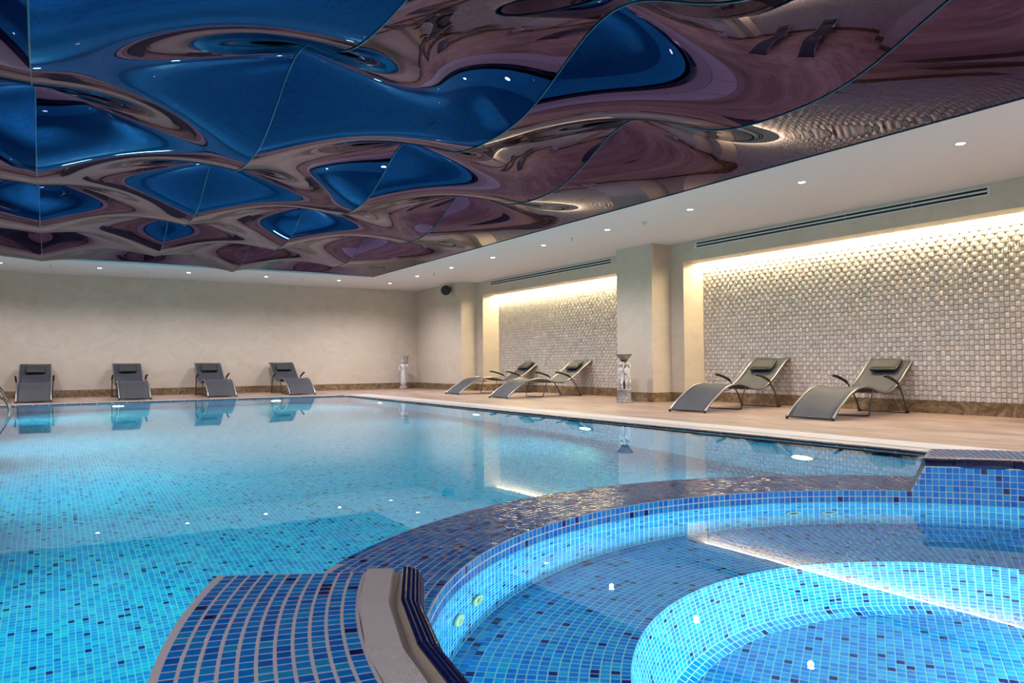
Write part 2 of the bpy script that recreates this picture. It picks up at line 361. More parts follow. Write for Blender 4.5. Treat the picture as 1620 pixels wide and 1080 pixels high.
# coping: white ribbed tile, beige grate, navy grip tile
trim = empty('trim_1', (PX1, PY1, 0)); tag(trim, 'white, beige and navy tile edging round the pool', kind='structure')
def T(v): return (v[0]-PX1, v[1]-PY1, v[2])
shared = {}
def piece(name, size, loc, mat, parent, rz=0.0, bev=0.004):
    key = (name, size)
    if key not in shared:
        bm = bmesh.new(); bbox(bm, -size[0]/2, size[0]/2, -size[1]/2, size[1]/2, -size[2]/2, size[2]/2)
        bmesh.ops.bevel(bm, geom=list(bm.edges), offset=min(bev, min(size)*0.3), segments=1, affect='EDGES')
        me = bpy.data.meshes.new(name); bm.to_mesh(me); bm.free(); me.materials.append(mat); shared[key] = me
    o = bpy.data.objects.new(name, shared[key]); link(o, parent); o.location = loc; o.rotation_euler = (0, 0, rz); return o
WG, WB, WWH = 0.10, 0.24, 0.39        # grip, grate, white strip widths
boxes('coping_bed', [(PX1-PX1, CO, fy0-PY1, fy1-PY1, -0.30, -0.006), (fx0-PX1, PX0-PX1, fy0-PY1, fy1-PY1, -0.30, -0.006), (PX0-PX1, 0, 0, fy1-PY1, -0.30, -0.006), (PX0-PX1, 0, fy0-PY1, PY0-PY1, -0.30, -0.006)], GROUT, trim)
L = 0.25
n_y = int((PY1-PY0)/L)
for k in range(n_y):
    yc = PY1 - L*(k+0.5)
    for sx, xe in ((1, PX1), (-1, PX0)):
        if sx < 0 and k % 2: pass
        piece('grip_tile', (WG, L-0.006, 0.030), T((xe+sx*WG/2, yc, -0.008)), NAVY_TEX, trim, 0, 0.006)
        piece('coping_tile', (WWH-0.012, L-0.004, 0.016), T((xe+sx*(WG+WB+WWH/2), yc, -0.006)), WHITE_TEX, trim)
n_x = int((PX1-PX0)/L)
for k in range(n_x):
    xc = PX1 - L*(k+0.5)
    piece('grip_tile', (WG, L-0.006, 0.030), T((xc, PY1+WG/2, -0.008)), NAVY_TEX, trim, PI/2, 0.006)
    piece('coping_tile_back', (0.20, L-0.004, 0.016), T((xc, PY1+0.41, -0.006)), WHITE_TEX, trim, PI/2).name = 'coping_tile'
for sx, xe in ((1, PX1), (-1, PX0)):
    xs = sorted((xe+sx*(WG+0.006), xe+sx*(WG+WB-0.006)))
    boxes('gutter_grate', [(xs[0]-PX1, xs[1]-PX1, fy0-PY1, fy1-PY1-0.3, -0.02, -0.002)], GUTTER_GREY, trim)
boxes('gutter_grate', [(PX0-PX1, 0.34, WG+0.006, 0.30, -0.02, -0.0015)], GUTTER_GREY, trim)
boxes('coping_corner', [(0.10, CO, 0.31, 0.51, -0.01, 0.002), (0.34, CO, 0.0, 0.31, -0.01, 0.002)], WHITE_TEX, trim)

# ------------------------------------------------------------------ mosaic tile machinery
_vt = [(-.5, -.5, 0), (.5, -.5, 0), (.5, .5, 0), (-.5, .5, 0), (-.46, -.46, 1), (.46, -.46, 1), (.46, .46, 1), (-.46, .46, 1)]
_ft = [(4, 5, 6, 7), (0, 1, 5, 4), (1, 2, 6, 5), (2, 3, 7, 6), (3, 0, 4, 7)]
_tile_me = bpy.data.meshes.new('tile'); _tile_me.from_pydata(_vt, [], _ft); _tile_me.materials.append(TILE_O)
def make_tiles(tiles, parent, org, n_single, mat=None, tilt=0.5, thick=0.0009, pal=(1, 1, 1)):
    """tiles: (centre, u, v, n, su, sv).  The n_single that show largest become objects of their own, the rest one field."""
    mat = mat or TILE_S; scored = []
    for i, t in enumerate(tiles):
        P = Vector(t[0]); q = px_of(P); s = 0
        if q and 0 <= q[0] <= 1620 and 0 <= q[1] <= 1080:
            vd = (Vector((0, 0, CAM_Z))-P).normalized(); c = vd.dot(t[3])
            if c > 0.02: s = c/(q[2]**2)
        scored.append((s, i))
    scored.sort(reverse=True)
    single = {i for s, i in scored[:n_single] if s > 0}
    V, Fc, Cc = [], [], []
    for i, (c, u, v, n, su, sv) in enumerate(tiles):
        c = Vector(c)-Vector(org); u, v, n = Vector(u), Vector(v), Vector(n)
        a, b = math.radians(random.gauss(0, tilt)), math.radians(random.gauss(0, tilt))
        n2 = (n + u*a + v*b).normalized(); u2 = (u - n2*u.dot(n2)).normalized(); v2 = n2.cross(u2)
        rgb = tuple(min(0.95, a_*b_) for a_, b_ in zip(tile_rgb(R_()), pal))
        if i in single:
            o = bpy.data.objects.new('tile', _tile_me); link(o, parent)
            m = Matrix((u2*su, v2*sv, n2*thick)).transposed().to_4x4(); m.translation = c; o.matrix_local = m; o.color = (*rgb, 1)
        else:
            k = len(V)
            for (x, y, z) in _vt: V.append(c + u2*(x*su) + v2*(y*sv) + n2*(z*thick))
            for f in _ft: Fc.append(tuple(j+k for j in f))
            Cc += [rgb]*20
    if not V: return None
    o = mesh('tile_field', V, Fc, mat, parent, kind='stuff')
    ca = o.data.color_attributes.new('Col', 'FLOAT_COLOR', 'CORNER')
    ca.data.foreach_set('color', [x for c in Cc for x in (*c, 1.0)])
    return o

# ------------------------------------------------------------------ hot tub
tub = empty('hot_tub', (CX, CY, 0)); tag(tub, 'round blue mosaic hot tub with a raised tiled rim', 'hot tub')
TO = (CX, CY, 0)
RI = 1.835; ZR = 0.048; ZP = 0.20
TH_L = math.radians(152.0); TH_R = math.radians(45.0)            # the low ring runs from TH_R to TH_L; the raised rim is the rest
RP = lambda t: 2.355+0.04*math.cos(t)
SKR = lambda r: math.radians(4.2)*max(0.0, (r-1.85)/0.54)      # the right end of the raised rim is cut at a slant
R_WL, R_WR, R_GL, R_GR = 1.970, 1.908, 1.884, 1.848
def pol(r, t, z): return (r*math.cos(t), r*math.sin(t), z)
def annulus(name, rin, rout, z0, z1, t0, t1, n, mat, parent, cap0=0.0, cap1=0.0, skew=False):
    """solid ring sector; cap0/cap1 lean the end faces outwards at the foot by that angle"""
    V, Fc = [], []
    full = abs(t1-t0-2*PI) < 1e-6
    def ang(k, r, foot):
        a = t0-(cap0 if foot else 0); b = t1+(cap1 if foot else 0)-(SKR(r) if skew else 0)
        return a+(b-a)*k/n
    for k in range(n+1):
        t = t0+(t1-t0)*k/n
        ri = rin(t) if callable(rin) else rin; ro = rout(t) if callable(rout) else rout
        V += [pol(ri, ang(k, ri, 1), z0), pol(ro, ang(k, ro, 1), z0), pol(ro, ang(k, ro, 0), z1), pol(ri, ang(k, ri, 0), z1)]
    for k in range(n):
        a = 4*k
        for q in range(4): Fc.append((a+q, a+4+q, a+4+(q+1) % 4, a+(q+1) % 4))
    if not full: Fc += [(0, 1, 2, 3), (4*n+3, 4*n+2, 4*n+1, 4*n)]
    bm = bmesh.new(); vs = [bm.verts.new(v) for v in V]
    for f in Fc: bm.faces.new([vs[i] for i in f])
    return from_bm(name, bm, mat, parent)
# bodies
ring = annulus('weir_ring', RI, RO, ZR-0.06, ZR, 0, 2*PI, NS, GROUT, tub)
wall_body = annulus('basin_wall', RI, lambda t: RO(t), PZ, ZR-0.058, 0, 2*PI, NS, GROUT_TEAL, tub)
rim = annulus('rim_platform', R_WL, RP, 0.0, ZP, TH_L, TH_R+2*PI, NS, GROUT, tub, math.radians(2.3), math.radians(2.3), True)
rim_in = annulus('rim_wall', RI, R_WL, ZR-0.01, ZP-0.028, TH_L, TH_R+2*PI, NS, GROUT, tub, math.radians(2.3), math.radians(2.3), True)
# raised rim: mosaic field, radial rows
tl = []
def lay_ring(r0, rof, t0, t1, z, gap_r=0.006, gap_t=0.0048, jit=0.0):
    out = []; r = r0+TP/2
    while True:
        n = max(1, round((t1-t0)*(r0+0.2)/TP)); any_ = False
        for k in range(n):
            t = t0+(t1-t0)*(k+0.5)/n
            if r+TP/2 > rof(t)+0.006 or (t1 > 5 and t+0.006 > TH_R+2*PI-SKR(r)): continue
            any_ = True; dt = (t1-t0)/n*r
            c = Vector((CX, CY, 0))+Vector(pol(r, t+random.gauss(0, jit), z))
            out.append((c, Vector((math.cos(t), math.sin(t), 0)), Vector((-math.sin(t), math.cos(t), 0)), Vector((0, 0, 1)), TP-gap_r, dt-gap_t))
        if not any_: break
        r += TP
    return out
make_tiles(lay_ring(R_WL+0.004, RP, TH_L+0.002, TH_R+2*PI-0.002, ZP), rim, TO, 300, TILE_S, 0.5, pal=PAL_RIM)
# low ring top: wet, slightly uneven tiles
make_tiles(lay_ring(RI+0.002, RO, TH_R-0.04, TH_L+0.04, ZR, 0.0045, 0.0035), ring, TO, 120, TILE_WET, 1.3, pal=PAL_RIM)
# vertical faces
def lay_wall(r, z0, rows, t0, t1, inward=True, mat=None):
    out = []; dth = 2*PI/round(2*PI*r/TP); full = t1-t0 > 2*PI-1e-6
    for j in range(rows):
        for k in range(int(t0/dth)-1, int(t1/dth)+2):
            t = dth*(k+0.5); s = -1 if inward else 1
            ta_, tb_ = max(t-dth/2, t0), min(t+dth/2, t1)
            if tb_-ta_ < dth*0.25 or (full and not 0 <= k < round(2*PI/dth)): continue
            t = (ta_+tb_)/2
            c = Vector((CX, CY, 0))+Vector(pol(r, t, z0+TP*(j+0.5)))
            nrm = Vector((s*math.cos(t), s*math.sin(t), 0)); u = Vector((-math.sin(t), math.cos(t), 0))*(-s)
            out.append((c, u, Vector((0, 0, 1)), nrm, (tb_-ta_)*r-0.004, TP-0.004))
    return out
ZBENCH = -0.50
upper = lay_wall(RI, ZW, 2, 0, 2*PI)
upper2 = []
for j in range(4):
    ln = math.radians(2.3)*(1-(j+0.5)/4.2); upper2 += lay_wall(RI-0.0012, ZR+TP*j, 1, TH_L-ln+0.004, TH_R+2*PI+ln-0.004)
make_tiles(upper+upper2, rim_in, TO, 300, TILE_S, 0.4, pal=(0.8, 0.95, 1.2))
make_tiles(lay_wall(RI, ZW-16*TP, 16, 0, 2*PI), wall_body, TO, 150, TILE_S, 0.4)
# end faces of the raised rim (towards the low ring)
for te, sg in ((TH_L, -1), (TH_R, 1)):
    ends = []
    for j in range(4):
        z = ZR+0.004+TP*1.05*(j+0.5); tt0 = te+sg*math.radians(2.3)*(1-(z/ZP)); r = RI+TP/2+0.004
        while r < RP(te)-0.01 and (r < R_GR-0.01 or j < 4):
            tt = tt0-(SKR(r) if sg > 0 else 0); d = Vector((-math.sin(tt), math.cos(tt), 0))*sg
            if sg > 0: d = (d+Vector((math.cos(tt), math.sin(tt), 0))*0.30).normalized()
            nrm = (d*0.9+Vector((0, 0, 0.35))).normalized(); u = Vector((math.cos(tt), math.sin(tt), 0)); u = (u-nrm*u.dot(nrm)).normalized(); v = nrm.cross(u)
            ends.append((Vector((CX, CY, 0))+Vector(pol(r, tt, z))+nrm*0.002, u, v, nrm, TP-0.004, TP-0.004)); r += TP
    if sg < 0: make_tiles(ends, rim, TO, 0, TILE_S, 0.4)
# outer skin of the tub inside the pool
V, Fc = [], []
for k in range(NS+1):
    t = 2*PI*k/NS; V += [pol(RO(t)+0.001, t, PZ), pol(RO(t)+0.001, t, ZR-0.004)]
for k in range(NS): Fc.append((2*k, 2*k+2, 2*k+3, 2*k+1))
mesh('outer_skin', V, Fc, POOL_WALL_X, tub)
# bench, pit wall, pit floor
PC = (2.29, 0.96); RPT, RPB, ZPIT = 1.122, 1.062, -0.955
def disc(name, z, r, mat, parent, c=(0, 0), rin=None, n=96):
    if rin is None: return mesh(name, [(c[0]+r*math.cos(2*PI*k/n), c[1]+r*math.sin(2*PI*k/n), z) for k in range(n)], [tuple(range(n))], mat, parent)
    V = []; Fc = []
    for k in range(n):
        t = 2*PI*k/n; V += [(c[0]+rin*math.cos(t), c[1]+rin*math.sin(t), z), (r*math.cos(t), r*math.sin(t), z)]
    for k in range(n): Fc.append((2*k, 2*k+1, (2*k+3) % (2*n), (2*k+2) % (2*n)))
    return mesh(name, V, Fc, mat, parent)
pc = (PC[0]-CX, PC[1]-CY)
bench = disc('bench', ZBENCH, RI+0.005, GROUT_TEAL, tub, pc, RPT)
bt = []; r = RPT+TP/2
while r < 2.1:
    n = round(2*PI*1.45/TP) if False else round(2*PI*(RPT+0.3)/TP)
    for k in range(n):
        t = 2*PI*k/n; P = Vector((PC[0]+r*math.cos(t), PC[1]+r*math.sin(t), ZBENCH))
        if (P.xy-Vector((CX, CY))).length < RI-TP*1.5:
            bt.append((P, Vector((math.cos(t), math.sin(t), 0)), Vector((-math.sin(t), math.cos(t), 0)), Vector((0, 0, 1)), TP-0.004, 2*PI*r/n-0.004))
    r += TP
for r in (RI-TP*0.5, RI-TP*1.5):
    n = round(2*PI*RI/TP)
    for k in range(n):
        t = 2*PI*(k+0.5)/n; d = Vector((math.cos(t), math.sin(t), 0))
        bt.append((Vector((CX, CY, ZBENCH+0.0025))+d*r, d, Vector((-d.y, d.x, 0)), Vector((0, 0, 1)), TP-0.004, 2*PI*r/n-0.004))
make_tiles(bt, bench, TO, 300, TILE_S, 0.4)
V, Fc = [], []
n = 96
for k in range(n):
    t = 2*PI*k/n; V += [(pc[0]+RPT*math.cos(t), pc[1]+RPT*math.sin(t), ZBENCH), (pc[0]+RPB*math.cos(t), pc[1]+RPB*math.sin(t), ZPIT), (pc[0]+(RPB-0.055)*math.cos(t), pc[1]+(RPB-0.055)*math.sin(t), ZPIT-0.035)]
for k in range(n):
    a, b = 3*k, 3*((k+1) % n); Fc += [(a, b, b+1, a+1), (a+1, b+1, b+2, a+2)]
pit = mesh('pit_wall', V, Fc, GROUT_TEAL, tub)
pt = []; n = round(2*PI*RPT/TP); hgt = math.hypot(RPT-RPB, ZBENCH-ZPIT); rows = round(hgt/TP)
for j in range(rows):
    f = (j+0.5)/rows; rr = RPT+(RPB-RPT)*f; z = ZBENCH+(ZPIT-ZBENCH)*f
    for k in range(n):
        t = 2*PI*(k+0.5)/n; d = Vector((math.cos(t), math.sin(t), 0)); v = (Vector((0, 0, 1))*(ZBENCH-ZPIT)+d*(RPT-RPB)).normalized()
        u = Vector((math.sin(t), -math.cos(t), 0)); nn = u.cross(v)
        if nn.dot(d) > 0: u = -u; nn = -nn
        pt.append((Vector((PC[0], PC[1], z))+d*rr, u, v, nn, 2*PI*rr/n-0.004, hgt/rows-0.004))
for k in range(n):
    t = 2*PI*(k+0.5)/n; d = Vector((math.cos(t), math.sin(t), 0)); v = (d*0.055+Vector((0, 0, 0.035))).normalized(); u = Vector((math.sin(t), -math.cos(t), 0)); nn = u.cross(v)
    if nn.z < 0: u = -u; nn = -nn
    for f in (0.27, 0.75):
        pt.append((Vector((PC[0], PC[1], ZPIT-0.035*f))+d*(RPB-0.055*f), u, v, nn, 2*PI*RPB/n-0.005, 0.028))
make_tiles(pt, pit, TO, 200, TILE_S, 0.4)
pf = disc('pit_floor', ZPIT-0.035, RPB-0.05, GROUT_TEAL, tub, pc)
ft = []; rot = math.radians(33); e1 = Vector((math.cos(rot), math.sin(rot), 0)); e2 = Vector((-math.sin(rot), math.cos(rot), 0)); m_ = int(1.1/TP)+1
for i in range(-m_, m_):
    for j in range(-m_, m_):
        P = e1*(i*TP)+e2*(j*TP)
        if P.length < RPB-0.045: ft.append((P+Vector((PC[0], PC[1], ZPIT-0.035)), e1, e2, Vector((0, 0, 1)), TP-0.004, TP-0.004))
make_tiles(ft, pf, TO, 200, TILE_S, 0.4)
# tub water
sw = mesh('tub_water', ring_pts(lambda t: RI-0.0005, ZW, 128), [tuple(range(128))], SPAWATER); tag(sw, 'calm clear blue water in the round hot tub', 'water', kind='stuff')
# rim edge pieces: white ribbed tiles, gutter channel, navy grip tiles; straight pieces that follow the circle
SEG = math.radians(7.8); t0 = TH_L-math.radians(0.6)
nseg = int((TH_R+2*PI-t0)/SEG)+1
def sector_piece(name, prof, ta, tb, mat, smooth=False, ends=True, gap=0.0012):
    """prof: list of (r, z); straight between the two end angles"""
    V, Fc = [], []; ta += gap; tb -= gap; m = len(prof)
    for t in (ta, tb):
        for (r, z) in prof: V.append(pol(r, t, z))
    for k in range(m-1): Fc.append((k, m+k, m+k+1, k+1))
    if ends: Fc += [tuple(range(m))[::-1], tuple(range(m, 2*m))]
    return name, V, Fc, mat, smooth
def ridged(r0, r1, zt, drop, n):
    P = []
    for k in range(n*3+1):
        f = k/(n*3); a = f*PI/2
        r = r0+(r1-r0)*math.sin(a); z = zt-drop*(1-math.cos(a))
        b = 0.0016 if k % 3 == 1 else 0.0
        P.append((r-b*math.sin(a)*0.8, z+b))
    return P
for k in range(nseg):
    ta = t0+SEG*k; tb = min(ta+SEG, TH_R+2*PI)
    if tb-ta < 0.01: continue
    for nm, prof, mt in (('rim_tile', [(R_WL+0.002, ZP-0.02), (R_WL+0.002, ZP+0.003), (R_WR+0.003, ZP+0.003), (R_WR, ZP-0.001), (R_WR, ZP-0.02)], WHITE_TEX),
                         ('gutter', [(R_WR+0.001, ZP+0.001), (R_WR-0.004, ZP-0.008), (R_WR-0.012, ZP-0.011), (R_GL+0.005, ZP-0.009), (R_GL, ZP+0.002)], GUTTER)):
        nm, V, Fc, mt, sm = sector_piece(nm, prof, ta, tb, mt, ends=(nm != 'gutter'), gap=0.0 if nm == 'gutter' else 0.0012)
        # local frame for the rib texture: built in place
        mesh(nm, V, Fc, mt, tub)
    # grip tile: a bullnose with rows of small pegs
    bm = bmesh.new(); rows = 7; cols = 30; prof = []
    for q in range(rows*2+1):
        a = q/(rows*2)*PI/2; prof.append((R_GL+(R_GR-0.012-R_GL)*math.sin(a), ZP+0.006-0.034*(1-math.cos(a)), a))
    A_t, B_t = ta+0.0012, tb-0.0012; grid = []
    for c in range(cols*2+1):
        f = c/(cols*2); row = []
        for q, (r, z, a) in enumerate(prof):
            pa, pb = Vector(pol(r, A_t, z)), Vector(pol(r, B_t, z)); P = pa.lerp(pb, f)
            if q % 2 == 1 and c % 2 == 1:
                tm = (A_t+B_t)/2; P += (Vector((-math.cos(tm), -math.sin(tm), 0))*math.sin(a)+Vector((0, 0, 1))*math.cos(a))*0.0022
            row.append(bm.verts.new(P))
        for (r2, z2) in ((RI+0.002, ZP-0.034), (R_GL, ZP-0.034)):
            pa, pb = Vector(pol(r2, A_t, z2)), Vector(pol(r2, B_t, z2)); row.append(bm.verts.new(pa.lerp(pb, f)))
        grid.append(row)
    m = len(grid[0])
    for c in range(len(grid)-1):
        for q in range(m): bm.faces.new((grid[c][q], grid[c+1][q], grid[c+1][(q+1) % m], grid[c][(q+1) % m]))
    bm.faces.new(grid[0]); bm.faces.new(grid[-1][::-1])
    from_bm('grip_tile', bm, NAVY_TEX, tub)
# jets: flange, ring, dark throat
for i, (ang, z) in enumerate(((135.8, -0.25), (130.0, -0.25), (65.3, -0.25), (59.6, -0.25), (20, -0.25), (14, -0.25), (-60, -0.25), (-66, -0.25), (200, -0.25), (206, -0.25))):
    t = math.radians(ang); c = Vector(pol(RI-0.003, t, z)); ax = Vector((-math.cos(t), -math.sin(t), 0))
    j = lathe('jet', [(0.040, 0), (0.040, 0.006), (0.036, 0.012), (0.027, 0.014), (0.024, 0.010), (0.023, 0.003)], JET_M, tub, 24, c, True, ax)
    nz = lathe('jet_throat', [(0.0225, 0.0035), (0.020, 0.006), (0.012, 0.007), (0.004, 0.0065)], JET_D, j, 16)
# near pool floor: tiles laid as geometry where they can be told apart
nt_ = []; PP = 0.031
for i in range(-28, 50):
    for j in range(60, 120):
        P = Vector(((i+0.5)*PP, (j+0.5)*PP, PZ))
        if (P.xy-Vector((CX, CY))).length > 2.40:
            nt_.append((P, Vector((1, 0, 0)), Vector((0, 1, 0)), Vector((0, 0, 1)), PP-0.004, PP-0.0035))
make_tiles(nt_, pool, tuple(pool.location), 200, TILE_S, 0.4, pal=PAL_POOL)

# ------------------------------------------------------------------ underwater lamps
def pool_lamp(loc, ax, label, power=POOL_W, col=POOL_COL, r=0.105, spread=150, group='underwater lamps', parent=None):
    root = empty('underwater_lamp', loc)
    if parent: root.parent = parent; root.location = Vector(loc)-parent.location
    else: tag(root, label, 'lamp', group)
    e = Vector(ax).to_track_quat('Z', 'Y').to_euler()
    a = lathe('lamp_ring', [(r+0.035, 0), (r+0.035, 0.006), (r+0.02, 0.016), (r+0.002, 0.018), (r, 0.008)], STEEL, root, 28); a.rotation_euler = e
    l = lathe('lamp_lens', [(r, 0.004), (r*0.8, 0.012), (r*0.3, 0.016)], EM_POOL, root, 24); l.rotation_euler = e
    ld = bpy.data.lights.new('lamp_light', 'AREA'); ld.shape = 'DISK'; ld.size = 2*r*0.9; ld.energy = power; ld.color = col; ld.spread = math.radians(spread)
    lo = bpy.data.objects.new('lamp_light', ld); link(lo, root); lo.location = Vector(ax)*0.03; lo.rotation_euler = (-Vector(ax)).to_track_quat('Z', 'Y').to_euler()
ORD = ['nearest', 'second', 'third', 'fourth', 'fifth', 'sixth', 'seventh', 'eighth', 'ninth', 'tenth']
for i, y in enumerate((4.2, 7.25, 9.95, 13.8)):
    pool_lamp((PX1-0.004, y, -0.92), (-1, 0, 0), 'glowing underwater lamp in the right pool wall, %s from the hot tub' % ORD[i], POOL_W*0.75)
    pool_lamp((PX0+0.004, y, -0.92), (1, 0, 0), 'underwater lamp in the left pool wall, %s from the hot tub' % ORD[i], POOL_W*(0.8, 1.6, 1.8, 1.8)[i])
for i, x in enumerate((1.12, 4.02)):
    pool_lamp((x, PY1-0.004, -0.92), (0, -1, 0), 'glowing underwater lamp in the far pool wall below the %s lounger from the left' % ('second' if i == 0 else 'fourth'))
for i, (t, z, pw_) in enumerate(((-48, -0.74, SPA_W), (-100, -0.74, SPA_W*0.7), (-5, -0.74, SPA_W*0.6))):
    t = math.radians(t); d = Vector((-math.cos(t), -math.sin(t), 0))
    pool_lamp((PC[0]-d.x*(RPT-0.032), PC[1]-d.y*(RPT-0.032), z), (d.x, d.y, 0.12), 'lamp in the hot tub pit wall, %s' % ('facing the low ring', 'below the viewer', 'below the right rim')[i], pw_, SPA_COL, 0.07, 170, 'hot tub lamps', tub)
for i, t in enumerate((-75, -150)):
    t = math.radians(t); d = Vector((-math.cos(t), -math.sin(t), 0))
    pool_lamp((CX-d.x*(RI-0.006), CY-d.y*(RI-0.006), -0.27), (d.x, d.y, 0), 'lamp in the hot tub seat wall, %s' % ('opposite the low ring', 'below the raised rim')[i], SPA_W*0.6, SPA_COL, 0.06, 170, 'hot tub lamps', tub)

# ------------------------------------------------------------------ niche walls: woven stone
def weave_mesh(kind):
    """one stone, unit cell in the (y, z) plane, facing -x; barrel bulges up and down, bone is waisted"""
    if kind == 'barrel': out = [(-.5, -.42), (-.25, -.56), (.25, -.56), (.5, -.42), (.5, .42), (.25, .56), (-.25, .56), (-.5, .42)]; hs = [0.010]*8; top = 0.024; ins = 0.80
    else: out = [(-.5, -.52), (-.22, -.38), (.22, -.38), (.5, -.52), (.5, .52), (.22, .38), (-.22, .38), (-.5, .52)]; hs = [0.015, 0.006, 0.006, 0.015]*2; top = 0.0; ins = 0.78
    V = [(0, y, z) for y, z in out]; V += [(-h, y*0.96, z*0.96) for (y, z), h in zip(out, hs)]
    V += [(-(h+0.004) if kind == 'bone' else -top*0.86, y*ins, z*ins) for (y, z), h in zip(out, hs)]
    Fc = []
    for a in (0, 8):
        for k in range(8): Fc.append((a+k, a+8+k, a+8+(k+1) % 8, a+(k+1) % 8))
    V.append((-top if kind == 'barrel' else -0.007, 0, 0))
    for k in range(8): Fc.append((16+k, 24, 16+(k+1) % 8))
    return V, Fc
CW, CH = 0.0592, 0.0642
WM = {}
for kd in ('barrel', 'bone'):
    V, Fc = weave_mesh(kd); me = bpy.data.meshes.new('weave_stone'); me.from_pydata([(x, y*CW*0.97, z*CH) for x, y, z in V], [], Fc)
    me.materials.append(WEAVE_O); WM[kd] = (V, Fc, me)
def weave_wall(ya, yb, name, label, n_single):
    root = empty(name, (XN-0.012, (ya+yb)/2, HB)); tag(root, label, kind='structure')
    org = root.location
    boxes('backing', [(-0.002, 0.012, ya-org.y, yb-org.y, 0, 2.52-HB)], WEAVE_BACK, root)
    cells = []; nr = int((2.50-HB)/CH); nc = int((yb-ya)/CW)
    for r in range(nr):
        for c in range(nc):
            y = yb-CW*(c+0.5); z = HB+CH*(r+0.5); q = px_of((XN, y, z))
            s = -q[2] if q and 0 <= q[0] <= 1620 and 0 <= q[1] <= 1080 else -99
            cells.append((s, r, c, y, z))
    cells.sort(reverse=True)
    VV, FF, CC = [], [], []
    for i, (s, r, c, y, z) in enumerate(cells):
        kd = 'barrel' if (r+c) % 2 == 0 else 'bone'; V, Fc, me = WM[kd]
        g = random.gauss(1.0, 0.075); warm = random.gauss(0, 0.012); rgb = (min(1, 0.66*g+warm), 0.60*g, max(0, 0.575*g-warm))
        if i < n_single and s > -99:
            o = bpy.data.objects.new('weave_stone', me); link(o, root); o.location = (0, y-org.y, z-org.z); o.color = (*rgb, 1)
        else:
            k = len(VV)
            VV += [(vx, y-org.y+vy*CW*0.97, z-org.z+vz*CH) for vx, vy, vz in V]; FF += [tuple(j+k for j in f) for f in Fc]
            CC += [rgb]*sum(len(f) for f in Fc)
    o = mesh('weave_field', VV, FF, WEAVE_S, root, kind='stuff')
    ca = o.data.color_attributes.new('Col', 'FLOAT_COLOR', 'CORNER'); ca.data.foreach_set('color', [x for c in CC for x in (*c, 1.0)])
weave_wall(OPEN[1][0], OPEN[1][1], 'wall_niche_near', 'woven stone tile wall of the near lit niche', 300)
weave_wall(OPEN[0][0], OPEN[0][1], 'wall_niche_far', 'woven stone tile wall of the far lit niche', 100)
for i, (a, b) in enumerate(OPEN):
    led = boxes('led_strip', [(9.665, 9.715, a+0.02, b-0.02, 2.412, 2.424)], EM_LED)
    tag(led, ('warm light strip hidden above the far niche', 'warm light strip hidden above the near niche', 'warm light strip above the niche beside the viewer')[i], 'light strip', 'niche light strips')

# ------------------------------------------------------------------ air vents above the niches
for i, (a, b) in enumerate(((11.30, 16.05), (4.45, 9.12))):
    root = empty('air_vent', (XF, (a+b)/2, 2.645)); tag(root, 'long white slot diffuser above the %s niche' % ('far' if i == 0 else 'near'), 'air vent', 'slot diffusers')
    h = (b-a)/2; x0, x1 = -0.014, 0.0
    boxes('frame', [(x0, x1, -h, h, 0.038, 0.055), (x0, x1, -h, h, -0.055, -0.038), (x0, x1, -h, -h+0.03, -0.038, 0.038), (x0, x1, h-0.03, h, -0.038, 0.038)], VENT_W, root)
    boxes('slat', [(x0, x1, -h+0.03, h-0.03, -0.010, 0.010)], VENT_W, root)
    boxes('void', [(-0.002, 0.0, -h+0.03, h-0.03, -0.038, 0.038)], VENT_D, root)
    for k in range(1, 5):
        y = -h+2*h*k/5; boxes('divider', [(x0+0.004, -0.002, y-0.008, y+0.008, 0.010, 0.038), (x0+0.004, -0.002, y-0.008, y+0.008, -0.038, -0.010)], plain('vent_divider', (0.1, 0.11, 0.12), 0.5) if 'vent_divider' not in bpy.data.materials else bpy.data.materials['vent_divider'], root)

# ------------------------------------------------------------------ recessed downlights
def downlight(x, y, label, gain=1.0):
    root = empty('downlight', (x, y, H)); tag(root, label, 'downlight', 'recessed downlights')
    lathe('trim_ring', [(0.052, 0.0), (0.052, -0.004), (0.047, -0.007), (0.040, -0.005), (0.038, 0.0)], TRIM_W, root, 24)
    lathe('lens', [(0.038, -0.002), (0.030, -0.006), (0.008, -0.008)], EM_DOWN, root, 20)
    ld = bpy.data.lights.new('lamp_light', 'SPOT'); ld.energy = SPOT_W*gain; ld.color = SPOT_COL; ld.spot_size = math.radians(150); ld.spot_blend = 0.9; ld.shadow_soft_size = 0.035
    lo = bpy.data.objects.new('lamp_light', ld); link(lo, root); lo.location = (0, 0, -0.05)
RX = 7.32
for k in range(-3, 8):
    y = 3.77+1.757*k
    nth = 8-k
    downlight(RX, y, 'round recessed downlight in the right ceiling border, %s from the back corner' % (['corner', 'first', 'second', 'third', 'fourth', 'fifth', 'sixth', 'seventh', 'eighth', 'ninth', 'tenth', 'eleventh'][nth]))
downlight(7.38, 17.85, 'round recessed downlight at the back right corner of the ceiling')
for i, x in enumerate((6.03, 4.29, 2.62, 0.90, -0.82)):
    downlight(x, 17.80, 'round recessed downlight in the back ceiling border, %s from the corner downlight' % ['first', 'second', 'third', 'fourth', 'fifth'][i])
for k in range(-1, 8):
    downlight(-2.55, 3.77+1.757*k, 'round recessed downlight in the left ceiling border, %s from the viewer' % ['first', 'second', 'third', 'fourth', 'fifth', 'sixth', 'seventh', 'eighth', 'ninth'][k+1])
for k in range(6):
    downlight(-2.4+1.72*k, -3.3, 'added fill downlight behind the viewer, %s from the left' % ['first', 'second', 'third', 'fourth', 'fifth', 'sixth'][k], 2.6)  # unseen row, added and boosted to brighten the near rim

